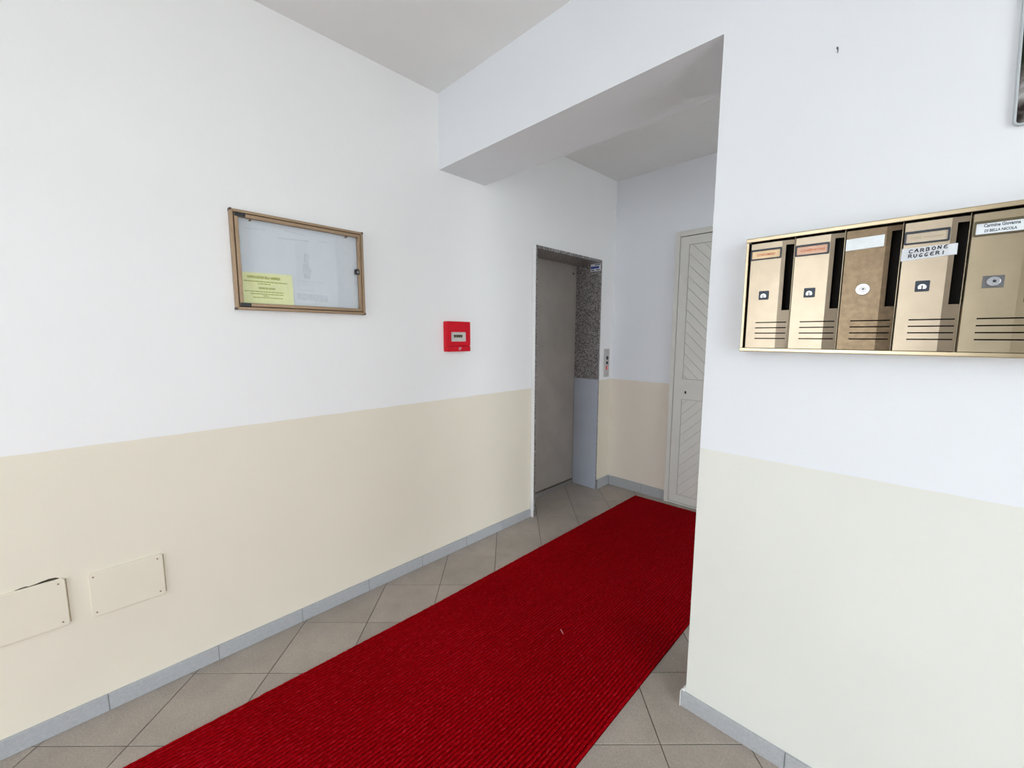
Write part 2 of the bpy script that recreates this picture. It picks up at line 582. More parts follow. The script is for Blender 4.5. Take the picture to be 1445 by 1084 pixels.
# pier and beam in one plastered wall
wr = B()
wr.prism([(-2.02, BEAM_Z), (PX, BEAM_Z), (PX, 0), (XE, 0), (XE, ZC), (-2.02, ZC)], YP, BEAM_Y, 'y')
build('wall_right', wr, 'pier', kind='structure', label='wall with the mailboxes, continuing as a white beam over the passage', cat='wall')

wb = B().box(XL - 0.3, XE + 0.1, YB, YB + 0.12, 0, ZC)
build('wall_back', wb, 'back', kind='structure', label='end wall of the passage with the grey door, white above cream', cat='wall')
ws_ = B()
ws_.box(XE, XE + 0.14, WY, SY0, 0, ZC).box(XE, XE + 0.14, SY1, TY0, 0, ZC).box(XE, XE + 0.14, TY1, YB, 0, ZC)
ws_.box(XE, XE + 0.14, TY0, TY1, 0, TZ0).box(XE, XE + 0.14, TY0, TY1, TZ1, ZC)
ws_.box(XE, XE + 0.14, SY0, SY1, WZ1, ZC)
build('wall_side', ws_, 'wall', kind='structure', label='side wall around the added glazed entrance, right of the mailboxes', cat='wall')
wf = B().box(XL - 0.14, FX0, WY - 0.14, WY, 0, ZC).box(FX1, XE + 0.14, WY - 0.14, WY, 0, ZC).box(FX0, FX1, WY - 0.14, WY, WZ1, ZC)
build('wall_front', wf, 'wall', kind='structure', label='end wall behind the viewer with an added dark wooden door', cat='wall')
build('pavement', B().box(XE + 0.15, XE + 10, -12, 8, -0.16, -0.05).box(-8, XE + 0.15, -12, WY - 0.15, -0.16, -0.05), 'outside', kind='structure', label='added concrete pavement outside the added glazed entrances', cat='pavement')

# unseen entrances and passage window, added to bring in daylight (behind the camera or behind the pier)
def added_glazing(name, label, axis, plane, a0, a1, z0, z1, mid, cat):
    if axis == 'x':
        mk = lambda u0, u1, w0, w1: B().box(plane + 0.05, plane + 0.10, u0, u1, w0, w1)
        root = empty(name, (plane + 0.07, (a0 + a1) / 2, z0), label, cat, kind='structure')
    else:
        mk = lambda u0, u1, w0, w1: B().box(u0, u1, plane - 0.10, plane - 0.05, w0, w1)
        root = empty(name, ((a0 + a1) / 2, plane - 0.07, z0), label, cat, kind='structure')
    am = (a0 + a1) / 2
    for (p, q) in ((a0, a0 + 0.05), (am - 0.035, am + 0.035), (a1 - 0.05, a1)):
        build('stile', mk(p, q, z0, z1), 'alu', root, 0.003)
    zs_ = [(z0, z0 + 0.06), (mid, mid + 0.05), (z1 - 0.05, z1)]
    for (p, q) in ((a0 + 0.05, am - 0.035), (am + 0.035, a1 - 0.05)):
        for (w0, w1) in zs_:
            build('rail', mk(p, q, w0, w1), 'alu', root, 0.003)
        for (w0, w1) in ((z0 + 0.06, mid), (mid + 0.05, z1 - 0.05)):
            if axis == 'x':
                vv = [(plane + 0.075, p, w0), (plane + 0.075, p, w1), (plane + 0.075, q, w1), (plane + 0.075, q, w0)]
            else:
                vv = [(p, plane - 0.075, w0), (q, plane - 0.075, w0), (q, plane - 0.075, w1), (p, plane - 0.075, w1)]
            build('pane', B().add(vv, [(0, 1, 2, 3)]), 'entrance_glass', root)


added_glazing('added_door_2', 'added unseen glazed entrance with grey metal profiles, right of the viewer', 'x', XE, SY0, SY1, 0, WZ1, 2.05, 'door')
added_glazing('added_door_4', 'added unseen glazed entrance with grey metal profiles, behind the viewer', 'y', WY, FX0, FX1, 0, WZ1, 2.05, 'door')
added_glazing('added_window_1', 'added fill-light window at the hidden right end of the passage', 'x', XE, TY0, TY1, TZ0, TZ1, 1.8, 'window')
# dark wooden door added behind the camera for the mailboxes to reflect
wd = empty('added_door_3', (0.70, WY, 0), 'added dark wooden double door behind the viewer, for the mailbox reflections', 'door', kind='structure')
for (a, b_) in ((0.10, 0.17), (1.35, 1.42)):
    build('door_frame', B().box(a, b_, WY, WY + 0.03, 0, 2.27), 'added_door_wood', wd, 0.003)  # frame sides of the added door
build('door_frame', B().box(0.17, 1.35, WY, WY + 0.03, 2.20, 2.27), 'added_door_wood', wd, 0.003)  # frame head of the added door
for (a, b_) in ((0.175, 0.757), (0.763, 1.345)):
    lf_ = build('door_leaf', B().box(a, b_, WY, WY + 0.02, 0.01, 2.195), 'added_door_wood', wd, 0.003)  # leaves of the added door
    for (z0, z1) in ((0.15, 0.95), (1.1, 2.05)):
        build('added_door_panel', B().box(a + 0.1, b_ - 0.1, WY + 0.02, WY + 0.028, z0, z1), 'added_door_wood', lf_, 0.004)
    hx = b_ - 0.05 if a < 0.5 else a + 0.05
    build('door_knob', B().disc((hx, 1.02), 0.025, WY + 0.02, WY + 0.06, 'y'), 'brass_tan', lf_, 0.004)

# skirting tiles
def skirting(name, label, run, along, front, back, hz, skip=()):
    """run: joint positions along the axis; each tile its own piece with a thin joint"""
    if along == 'y':
        root = empty(name, (back, run[0], 0), label, 'baseboard', kind='structure')
    else:
        root = empty(name, (run[0], back, 0), label, 'baseboard', kind='structure')
    for i in range(len(run) - 1):
        a, c = run[i] + 0.0014, run[i + 1] - 0.0014
        j = random.uniform(-0.0012, 0.0008)
        b = B()
        if along == 'y':
            b.box(back, front + j, a, c, 0, hz)
        else:
            b.box(a, c, front - j, back, 0, hz)
        build('skirting_tile', b, 'base_tile', root, 0.0015)
    g = B()
    if along == 'y':
        g.box(back, back + (front - back) * 0.75, run[0], run[-1], 0.0005, hz - 0.0015)
    else:
        g.box(run[0], run[-1], back - (back - front) * 0.75, back, 0.0005, hz - 0.0015)
    build('joint_filler', g, 'base_grout', root)
    return root


HB = 0.064
skirting('baseboard_left', 'blue-grey skirting tiles along the long left wall',
         [-2.751, -2.416, -2.080, -1.745, -1.409, -1.074, -0.738, -0.403, -0.067, 0.267, 0.599, 0.937, 1.273, 1.609, 1.944, 2.232], 'y', XL + 0.010, XL, HB)
skirting('baseboard_right', 'blue-grey skirting tiles below the mailbox wall', [PX - 0.014, -0.192, 0.143, 0.478, 0.813, 1.148, 1.483, 1.818, XE], 'x', YP - 0.012, YP, 0.059)
pr = empty('baseboard_pier', (PX, YP, 0), 'skirting tiles wrapping the inner side of the pier', 'baseboard', kind='structure')
build('skirting_tile', B().box(PX - 0.012, PX, YP + 0.0005, BEAM_Y, 0, 0.059), 'base_tile', pr, 0.0015)
build('joint_filler', B().prism([(PX - 0.014, 0.059), (PX - 0.001, 0.059), (PX - 0.001, 0.076)], YP - 0.004, YP + 0.02, 'y'), 'white_edge', pr)
build('joint_filler', B().box(PX - 0.016, PX - 0.0135, YP - 0.0135, YP + 0.004, 0, 0.0605), 'white_edge', pr)
skirting('baseboard_back', 'blue-grey skirting tiles below the end wall', [xe + 0.012, -1.635, -1.4195], 'x', YB - 0.011, YB, 0.084)
skirting('baseboard_lift', 'short skirting tile between the lift and the corner', [LO1 + 0.004, YB - 0.001], 'y', xe + 0.010, xe - 0.012, 0.084)

# ------------------------------------------------------------------ grey door in the end wall
DX0, DX1, DZ = -1.4175, -0.545, 2.181
dr = empty('door_1', ((DX0 + DX1) / 2, YB, 0), 'warm grey door with diagonal slatted panels in the end wall', 'door', kind='structure')
fy = YB - 0.028
fw = 0.0345
build('door_frame', B().box(DX0, DX0 + fw, fy, YB, 0, DZ), 'door', dr, 0.002)
build('door_frame', B().box(DX1 - fw, DX1, fy, YB, 0, DZ), 'door', dr, 0.002)
build('door_frame', B().box(DX0 + fw, DX1 - fw, fy, YB, DZ - 0.040, DZ), 'door', dr, 0.002)
build('door_sill', B().box(DX0 + fw, DX1 - fw, fy - 0.002, YB, 0.004, 0.016), 'door', dr, 0.002)
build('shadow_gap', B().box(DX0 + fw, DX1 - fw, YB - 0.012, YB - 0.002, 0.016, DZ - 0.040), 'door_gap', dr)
lx0, lx1, lz0, lz1 = DX0 + fw + 0.004, DX1 - fw - 0.004, 0.021, DZ - 0.046
leaf_f = YB - 0.026
px0, px1 = -1.312, lx1 - 0.071
up0, up1, lo0, lo1 = 1.037, 2.073, 0.085, 0.877
lf = B()
lf.box(lx0, px0, leaf_f, YB - 0.012, lz0, lz1).box(px1, lx1, leaf_f, YB - 0.012, lz0, lz1)
lf.box(px0, px1, leaf_f, YB - 0.012, up1, lz1).box(px0, px1, leaf_f, YB - 0.012, lo1, up0).box(px0, px1, leaf_f, YB - 0.012, lz0, lo0)
leaf = build('door_leaf', lf, 'door', dr)
build('panel_back', B().box(px0, px1, YB - 0.018, YB - 0.012, lo0, up1), 'slat_back', leaf)


def clip(poly, nx, nz, d):
    out = []
    for i in range(len(poly)):
        p, q = poly[i], poly[(i + 1) % len(poly)]
        sp, sq = nx * p[0] + nz * p[1] - d, nx * q[0] + nz * q[1] - d
        if sp >= 0: out.append(p)
        if (sp >= 0) != (sq >= 0):
            t_ = sp / (sp - sq)
            out.append((p[0] + (q[0] - p[0]) * t_, p[1] + (q[1] - p[1]) * t_))
    return out


def slats(z0, z1, sgn, zstart, pitch, gap):
    """45 degree slats: z = c + sgn * (x - px0)"""
    g = gap / 2
    k = -40
    while k < 60:
        c0 = zstart + k * pitch + g * 1.41; c1 = zstart + (k + 1) * pitch - g * 1.41
        k += 1
        poly = [(px0 + 0.003, z0 + 0.003), (px1 - 0.003, z0 + 0.003), (px1 - 0.003, z1 - 0.003), (px0 + 0.003, z1 - 0.003)]
        poly = clip(poly, -sgn, 1, c0 - sgn * px0)
        if len(poly) < 3: continue
        poly = clip(poly, sgn, -1, -(c1 - sgn * px0))
        if len(poly) < 3: continue
        build('slat', B().prism(poly, leaf_f + 0.0015, YB - 0.0175, 'y'), 'door', leaf)


slats(up0, up1, -1, 2.010 - 0.085 * 2, 0.085, 0.0020)
slats(lo0, lo1, 1, 0.404, 0.085, 0.0020)
build('keyhole_plate', B().rrect(-1.290, -1.277, 0.921, 0.944, 0.0064, leaf_f - 0.002, leaf_f, 'y'), 'black', leaf)

# ------------------------------------------------------------------ lift doorway
lt = empty('lift_doorway', (-2.0, 2.66, 0), 'lift doorway with speckled granite surround and closed grey door', 'lift')
TF = -1.978            # face of the surround
LI0, LI1, LIZ = 2.262, 3.066, 1.991
XD = -2.222            # door plane
build('granite_jamb', B().box(XD - 0.02, TF, LO0, LI0, 0, LIZ + 0.022), 'granite', lt, 0.0015)
build('painted_edge', B().box(XL, TF + 0.0005, LO0 - 0.004, LO0, 0, LIZ + 0.024), 'white_edge', lt)
build('granite_jamb', B().box(XD - 0.02, TF + 0.010, LI1, LO1, 0, LIZ + 0.022), 'granite', lt, 0.0015)
build('granite_lintel', B().prism([(TF, LI0), (TF + 0.010, LI1), (XD - 0.02, LI1), (XD - 0.02, LI0)], LIZ, LIZ + 0.022, 'z'), 'granite', lt, 0.0015)
build('kick_panel', B().box(XD + 0.004, TF + 0.0125, LI1 - 0.004, LI1, 0.004, 0.995), 'kick', lt, 0.001)
ld = build('lift_door', B().box(XD - 0.03, XD, LI0, LI1, 0.045, LIZ), 'lift_door', lt)
build('keyhole', B().disc((3.020, 1.921), 0.0085, XD, XD + 0.003, 'x'), 'black', ld)
build('door_sill', B().box(XD - 0.03, XD + 0.006, LI0, LI1, 0.0, 0.030), 'sill', lt)
dg = B().box(XD - 0.03, XD - 0.006, LI0, LI1, 0.030, 0.045)
build('threshold_gap', dg, 'dirt', lt)
dirt = [(2.63 + 0.435 * i / 12, 0.030 + random.uniform(0.008, 0.020)) for i in range(13)]
build('grime', B().prism([(2.63, 0.028), (3.065, 0.028)] + dirt[::-1], XD, XD + 0.0015, 'x'), 'dirt', ld)
st = build('sticker', B().box(-2.073, -1.9715, LI1 - 0.0012, LI1, 1.925, 2.0 - 0.012), 'sticker', lt, label='small white and blue service sticker')
sp_ = B().box(-2.071, -1.988, LI1 - 0.0018, LI1 - 0.0012, 1.948, 1.966)
build('blue_band', sp_, 'sticker_blue', st)
sm_ = B()
for (a, c, z0, z1) in ((-2.03, -2.003, 1.974, 1.982), (-2.001, -1.98, 1.974, 1.982), (-2.066, -2.032, 1.931, 1.939), (-2.018, -1.98, 1.932, 1.940)):
    sm_.box(a, c, LI1 - 0.0018, LI1 - 0.0012, z0, z1)
build('small_print', sm_, 'ink_grey', st)

# call panel
cx = left_x(3.2)
cp = empty('lift_call_panel', (cx, 3.195, 1.01), 'narrow steel lift call panel with black and red buttons', 'call panel')
pb = B()
pb.prism(rr_pts(3.158, 3.236, 1.012, 1.262, 0.006), left_x(3.15) - 0.001, cx + 0.0055, 'x')
build('face_plate', pb, 'steel', cp, 0.001)
fx = cx + 0.0055
build('key_switch', B().disc((3.199, 1.181), 0.0165, fx, fx + 0.003, 'x'), 'black', cp)
build('indicator', B().rrect(3.186, 3.212, 1.125, 1.151, 0.004, fx, fx + 0.003, 'x'), 'black', cp)
bt = build('call_button', B().rrect(3.182, 3.216, 1.076, 1.110, 0.008, fx, fx + 0.004, 'x'), 'red_button', cp, 0.001)
build('button_mark', B().box(fx + 0.004, fx + 0.0045, 3.203, 3.213, 1.083, 1.104), 'emblem', bt)
for z in (1.238, 1.035):
    build('screw', B().disc((3.197, z), 0.004, fx, fx + 0.001, 'x', 10), 'screw', cp)

# ------------------------------------------------------------------ notice board
BY0, BY1, BZ0, BZ1 = 0.4153, 0.9645, 1.474, 1.8704
BF = XL + 0.028
nb = empty('notice_board', (XL, (BY0 + BY1) / 2, BZ0), 'bronze-framed glazed notice board on the left wall', 'notice board')
build('backing', B().box(XL, XL + 0.006, BY0 + 0.004, BY1 - 0.004, BZ0 + 0.004, BZ1 - 0.004), 'backing', nb)
ow, gw, iw = 0.0115, 0.003, 0.0135
def frame_bars(name, y0, y1, z0, z1, w, x0, x1, mat, bev):
    build(name, B().prism([(y0, z0), (y1, z0), (y1 - w, z0 + w), (y0 + w, z0 + w)], x0, x1, 'x'), mat, nb, bev)
    build(name, B().prism([(y0, z1), (y1, z1), (y1 - w, z1 - w), (y0 + w, z1 - w)], x0, x1, 'x'), mat, nb, bev)
    build(name, B().prism([(y0, z0), (y0, z1), (y0 + w, z1 - w), (y0 + w, z0 + w)], x0, x1, 'x'), mat, nb, bev)
    build(name, B().prism([(y1, z0), (y1, z1), (y1 - w, z1 - w), (y1 - w, z0 + w)], x0, x1, 'x'), mat, nb, bev)
frame_bars('outer_frame', BY0, BY1, BZ0, BZ1, ow, XL, BF, 'board_frame', 0.002)
frame_bars('frame_groove', BY0 + ow - 0.001, BY1 - ow + 0.001, BZ0 + ow - 0.001, BZ1 - ow + 0.001, gw + 0.002, XL + 0.006, BF - 0.006, 'groove', 0)
q = ow + gw
frame_bars('sash_frame', BY0 + q, BY1 - q, BZ0 + q, BZ1 - q, iw, XL + 0.012, BF + 0.0005, 'board_frame', 0.0015)
q2 = q + iw
GX = BF - 0.006
build('glass_pane', B().add([(GX, BY0 + q2 - .003, BZ0 + q2 - .003), (GX, BY1 - q2 + .003, BZ0 + q2 - .003), (GX, BY1 - q2 + .003, BZ1 - q2 + .003), (GX, BY0 + q2 - .003, BZ1 - q2 + .003)], [(0, 1, 2, 3)]), 'glass', nb)
for (y, z, s1, s2) in ((BY0, BZ0, 1, 1), (BY1, BZ0, -1, 1), (BY1, BZ1, -1, -1), (BY0, BZ1, 1, -1)):
    k = 0.0095
    pts = [(y - s1 * .001, z - s2 * .001), (y + s1 * k, z - s2 * .001), (y + s1 * k * 0.5, z + s2 * k * 0.5), (y - s1 * .001, z + s2 * k)]
    build('corner_cap', B().prism(pts, XL + 0.001, BF + 0.001, 'x'), 'brown_cap', nb, 0.001)
for z in (BZ1 - 0.0275, BZ0 + 0.0125):
    build('hinge', B().box(BF - 0.004, BF + 0.003, BY0 + 0.016, BY0 + 0.054, z, z + 0.0155), 'black', nb, 0.002)
lk = build('lock', B().rrect(0.917, 0.940, 1.665, 1.691, 0.005, GX + 0.0002, BF + 0.003, 'x'), 'black', nb, 0.001)
build('lock_cylinder', B().disc((0.9295, 1.678), 0.0062, BF + 0.003, BF + 0.006, 'x', 16), 'chrome', lk)
for y in (0.4885, 0.887):
    build('pin', B().disc((y, BZ1 - q2 - 0.004), 0.004, XL + 0.006, GX - 0.003, 'x', 10), 'pin', nb)

# sheets inside the board
ws = build('paper_sheet', B().box(XL + 0.0062, XL + 0.0072, 0.452, 0.842, BZ0 + 0.026, 1.832), 'white_paper',
           label='faded white poster behind the glass of the notice board', cat='poster')
fp = B()
FX = XL + 0.0072
for (y0, z0, y1, z1, w) in ((0.468, 1.806, 0.548, 1.812, .003), (0.592, 1.786, 0.718, 1.792, .006), (0.66, 1.613, 0.776, 1.613, .003), (0.66, 1.574, 0.728, 1.573, .003),
                            (0.62, 1.822, 0.70, 1.815, .003), (0.76, 1.80, 0.80, 1.80, .005), (0.655, 1.545, 0.79, 1.540, 0.03)):
    fp.prism([(y0, z0 - w / 2), (y1, z1 - w / 2), (y1, z1 + w / 2), (y0, z0 + w / 2)], FX, FX + 0.0003, 'x')
fp.prism([(0.690, 1.625), (0.716, 1.625), (0.722, 1.66), (0.712, 1.70), (0.718, 1.735), (0.694, 1.735), (0.690, 1.70), (0.684, 1.66)], FX, FX + 0.0003, 'x')
build('faded_print', fp, 'ink_faint', ws)

yn = B().prism([(0.4475, BZ0 + 0.0285), (0.640, BZ0 + 0.0285), (0.6375, 1.634), (0.4475, 1.6285)], XL + 0.0085, XL + 0.0096, 'x')
ys = build('notice_sheet', yn, 'yellow_paper', label='yellow printed notice in the lower left of the notice board', cat='notice')
NX = XL + 0.0099
hd = B()
vs_, fs_ = text_geo('CONVOCAZIONE DELLA ASSEMBLEA', 0.0135, 0.126, 0.0007)
hd.add(on_x(vs_, NX, 0.527, 1.6115, -0.0), fs_)
build('heading', hd, 'ink_olive', ys)
hd = B()
vs_, fs_ = text_geo('ORDINE DEL GIORNO', 0.0100, 0.064, 0.0005)
hd.add(on_x(vs_, NX, 0.536, 1.5675, -0.0), fs_)
build('subheading', hd, 'ink_olive', ys)
for (y0, y1, z, t_) in ((0.452, 0.616, 1.5945, .0035), (0.503, 0.553, 1.5855, .003), (0.452, 0.600, 1.553, .003), (0.474, 0.600, 1.5435, .003),
                        (0.520, 0.541, 1.536, .003), (0.482, 0.597, 1.5285, .003)):
    ln = B()
    y = y0
    while y < y1 - 0.002:
        w = min(random.uniform(0.006, 0.018), y1 - y)
        ln.box(NX - 0.0003, NX, y, y + w, z - t_ / 2, z + t_ / 2)
        y += w + 0.0018
    build('printed_line', ln, 'ink_olive', ys)

# ------------------------------------------------------------------ red switch box
AY0, AY1, AZ0, AZ1 = 1.456, 1.632, 1.277, 1.456
AF = XL + 0.037
ab = empty('alarm_box', (XL, (AY0 + AY1) / 2, AZ0), 'small red emergency switch box on the left wall', 'switch box')
build('housing', B().rrect(AY0, AY1, AZ0, AZ1, 0.006, XL, AF - 0.008, 'x'), 'red', ab, 0.002)
wy0, wy1, wz0, wz1 = 1.487, 1.600, 1.337, 1.393
cv = B()
ring(cv, rr_pts(AY0 + 0.0035, AY1, AZ0 + 0.0335, AZ1, 0.006), rr_pts(wy0, wy1, wz0, wz1, 0.004), AF - 0.008, AF, 'x')
build('front_cover', cv, 'red', ab, 0.0015)
strip = build('lower_strip', B().rrect(AY0 + 0.0035, AY1, AZ0, AZ0 + 0.0315, 0.005, AF - 0.008, AF, 'x'), 'red', ab, 0.0015)
eb = B()
vs_, fs_ = text_geo('SP', 0.022)
eb.add(on_x(vs_, AF + 0.0004, 1.5505, AZ0 + 0.0158), fs_)
build('emblem', eb, 'emblem', strip)
build('cover_rib', B().box(AF, AF + 0.002, AY0 + 0.016, AY0 + 0.019, AZ0 + 0.034, AZ1 - 0.003), 'red', ab, 0.0008)
win = build('switch_window', B().box(AF - 0.008, AF - 0.0055, wy0, wy1, wz0, wz1), 'window_grey', ab)
build('window_side', B().box(AF - 0.0055, AF - 0.002, wy0 + 0.001, wy0 + 0.010, wz0 + 0.003, wz1 - 0.003), 'steel', ab)
for i in range(4):
    y = wy0 + 0.020 + i * 0.0165
    build('breaker', B().prism([(y, wz0 + 0.040), (y + 0.0155, wz0 + 0.040), (y + 0.0135, wz0 + 0.027), (y + 0.007, wz0 + 0.022), (y + 0.003, wz0 + 0.027)], AF - 0.0055, AF - 0.001, 'x'), 'breaker', win)
build('cover_screw', B().disc((AY0 + 0.0235, AZ1 - 0.030), 0.0032, AF, AF + 0.001, 'x', 10), 'red', ab)

# ------------------------------------------------------------------ access plates low on the left wall
def access_plate(y0, y1, z0, z1, label, gap):
    r = empty('access_plate', (XL, (y0 + y1) / 2, z0), label, 'cover plate', 'painted cover plates low on the left wall')
    body = build('plate', B().rrect(y0, y1, z0, z1, 0.010, XL - 0.001, XL + 0.0075, 'x'), 'plate', r, 0.002)
    for (y, z) in ((y0 + 0.012, z1 - 0.016), (y1 - 0.016, z1 - 0.016), (y1 - 0.016, z0 + 0.016), (y0 + 0.012, z0 + 0.016)):
        build('screw', B().disc((y, z), 0.0026, XL + 0.0075, XL + 0.0083, 'x', 10), 'screw', r)
    build('edge_shadow', B().box(XL - 0.001, XL + 0.0012, y1 - 0.0005, y1 + 0.0028, z0 + 0.006, z1 - 0.006), 'gap', r)  # shadow along the plate's right edge, painted as a thin brown strip
    if gap:
        pts_t = [(-0.245, .0010), (-0.232, .0035), (-0.222, .0040), (-0.214, .0016), (-0.200, .0030), (-0.186, .0060), (-0.170, .0080), (-0.155, .0060), (-0.148, .001)]
        poly = [(a, z1 - 0.001) for a, _ in pts_t] + [(a, z1 + d) for a, d in pts_t[::-1]]
        build('uncovered_slit', B().prism(poly, XL - 0.002, XL + 0.0008, 'x'), 'hole', r)
    return r


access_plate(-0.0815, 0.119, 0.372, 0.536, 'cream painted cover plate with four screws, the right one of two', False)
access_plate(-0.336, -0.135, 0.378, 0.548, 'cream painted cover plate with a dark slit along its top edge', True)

# ------------------------------------------------------------------ red runner
def runner():
    ys_ = np.arange(-2.20, 3.1825, 0.0115)
    ys_ = np.append(ys_, 3.1825)
    nr = 68
    prof_u = np.array([0.0, 0.12, 0.30, 0.5, 0.70, 0.88])
    prof_h = np.array([0.0, 0.62, 0.95, 1.0, 0.95, 0.62])
    u = ((np.arange(nr)[:, None] + prof_u[None, :]) / nr).ravel()
    h = np.tile(prof_h, nr)
    u = np.append(u, 1.0); h = np.append(h, 0.10)
    left = np.interp(ys_, [-2.3, -0.04, 1.06, 3.18], [-1.72, -1.686, -1.655, -1.638])
    right = np.full_like(ys_, -0.6675) + 0.0015 * np.sin(ys_ * 2.1)
    nrow, ncol = len(ys_), len(u)
    amp = np.repeat(rng.uniform(0.80, 1.10, (nrow, nr)), 6, axis=1)
    amp = np.concatenate([amp, np.ones((nrow, 1))], 1)
    Xg = left[:, None] + (right - left)[:, None] * u[None, :]
    Xg += np.concatenate([np.repeat(rng.normal(0, 0.0006, (nrow, nr)), 6, axis=1), np.zeros((nrow, 1))], 1)
    Yg = np.repeat(ys_[:, None], ncol, 1)
    # the far end is cut very slightly askew
    Yg = np.where(ys_[:, None] > 2.9, Yg + (ys_[:, None] - 2.9) / 0.2825 * 0.038 * (u[None, :]), Yg)
    Zg = 0.0016 + 0.0066 * h[None, :] * amp
    Zg[:, 0] = 0.0005; Zg[:, -1] = 0.0005
    Zg[0, :] = 0.0005; Zg[-1, :] = 0.0005
    co = np.stack([Xg, Yg, Zg], -1).reshape(-1, 3)
    c = np.array([(co[:, 0].min() + co[:, 0].max()) / 2, (co[:, 1].min() + co[:, 1].max()) / 2, 0.0])
    co = co - c
    idx = np.arange(nrow * ncol).reshape(nrow, ncol)
    quads = np.stack([idx[:-1, :-1], idx[:-1, 1:], idx[1:, 1:], idx[1:, :-1]], -1).reshape(-1, 4)
    me = bpy.data.meshes.new('carpet_runner')
    me.vertices.add(len(co)); me.vertices.foreach_set('co', co.astype(np.float32).ravel())
    me.loops.add(quads.size); me.loops.foreach_set('vertex_index', quads.astype(np.int32).ravel())
    me.polygons.add(len(quads)); me.polygons.foreach_set('loop_start', np.arange(0, quads.size, 4, dtype=np.int32))
    me.update(calc_edges=True); me.validate()
    me.materials.append(M['carpet'])
    me.polygons.foreach_set('use_smooth', np.ones(len(quads), bool))
    o = bpy.data.objects.new('carpet_runner', me)
    COL.objects.link(o)
    o.location = c
    tag(o, 'long deep red ribbed carpet runner lying on the tile floor', 'carpet')


runner()


# a bit of lint on the runner
lb = B()
lpts = [(-1.0790, 1.4235), (-1.0720, 1.4205), (-1.0640, 1.4155), (-1.0560, 1.4110), (-1.0510, 1.4095)]
for k_ in range(len(lpts) - 1):
    (x0, y0), (x1, y1) = lpts[k_], lpts[k_ + 1]
    za, zb = 0.0085 + 0.002 * math.sin(k_), 0.0085 + 0.002 * math.sin(k_ + 1)
    w = 0.0014
    lb.add([(x0, y0 - w, za), (x0, y0 + w, za), (x0, y0, za + 0.002), (x1, y1 - w, zb), (x1, y1 + w, zb), (x1, y1, zb + 0.002)],
           [(0, 1, 2), (5, 4, 3), (0, 3, 4, 1), (1, 4, 5, 2), (2, 5, 3, 0)])
build('lint_thread', lb, 'lint', label='tiny pale thread of lint on the red runner', cat='lint')

# ------------------------------------------------------------------ mailboxes
MF = 1.397             # face of the unit
MX0, NBOX, MP = -0.3805, 6, 0.1105
MX1 = MX0 + NBOX * MP
mz0, mz1 = 1.3275, 1.6590
mb = empty('mailbox_unit', ((MX0 + MX1) / 2, YP, mz0), 'row of brass-coloured wall mailboxes with tall letter slots', 'mailboxes')
body = B().box(MX0 - 0.004, MX1 + 0.004, YP - 0.004, YP, mz0 + 0.004, mz1 - 0.004)
body.box(MX0 - 0.004, MX1 + 0.004, MF + 0.012, YP - 0.004, mz0 + 0.003, mz0 + 0.006)
body.box(MX0 - 0.004, MX1 + 0.004, MF + 0.012, YP - 0.004, mz1 - 0.006, mz1 - 0.003)
build('body', body, 'dark', mb)
for k_ in range(NBOX + 1):
    x = MX0 + k_ * MP - 0.0012
    build('divider', B().box(x - 0.0006, x + 0.0006, MF + 0.010, YP - 0.004, mz0 + 0.006, mz1 - 0.006), 'brass_tan' if k_ else 'dark', mb)
build('top_rail', B().prism([(MF - 0.006, mz1 - 0.0105), (MF - 0.006, mz1 - 0.001), (MF - 0.004, mz1 + 0.0005), (YP, mz1 + 0.0005), (YP, mz1 - 0.004), (MF + 0.004, mz1 - 0.004), (MF + 0.004, mz1 - 0.0105)], MX0 - 0.0105, MX1 + 0.0105, 'x'), 'rail', mb, 0.0008)
build('bottom_rail', B().prism([(MF - 0.006, mz0 + 0.0100), (MF - 0.006, mz0 + 0.001), (MF - 0.004, mz0 - 0.0005), (YP, mz0 - 0.0005), (YP, mz0 + 0.004), (MF + 0.004, mz0 + 0.004), (MF + 0.004, mz0 + 0.0100)], MX0 - 0.0105, MX1 + 0.0105, 'x'), 'rail', mb, 0.0008)
build('side_rail', B().box(MX0 - 0.0105, MX0 - 0.003, MF - 0.003, YP, mz0 + 0.0100, mz1 - 0.0105), 'rail', mb, 0.001)
build('side_rail', B().box(MX1 + 0.003, MX1 + 0.0105, MF - 0.003, YP, mz0 + 0.0100, mz1 - 0.0105), 'rail', mb, 0.001)

DW, DZ0, DZ1, BEND, TILT = 0.1075, 1.3385, 1.6430, 0.0795, math.tan(math.radians(11))


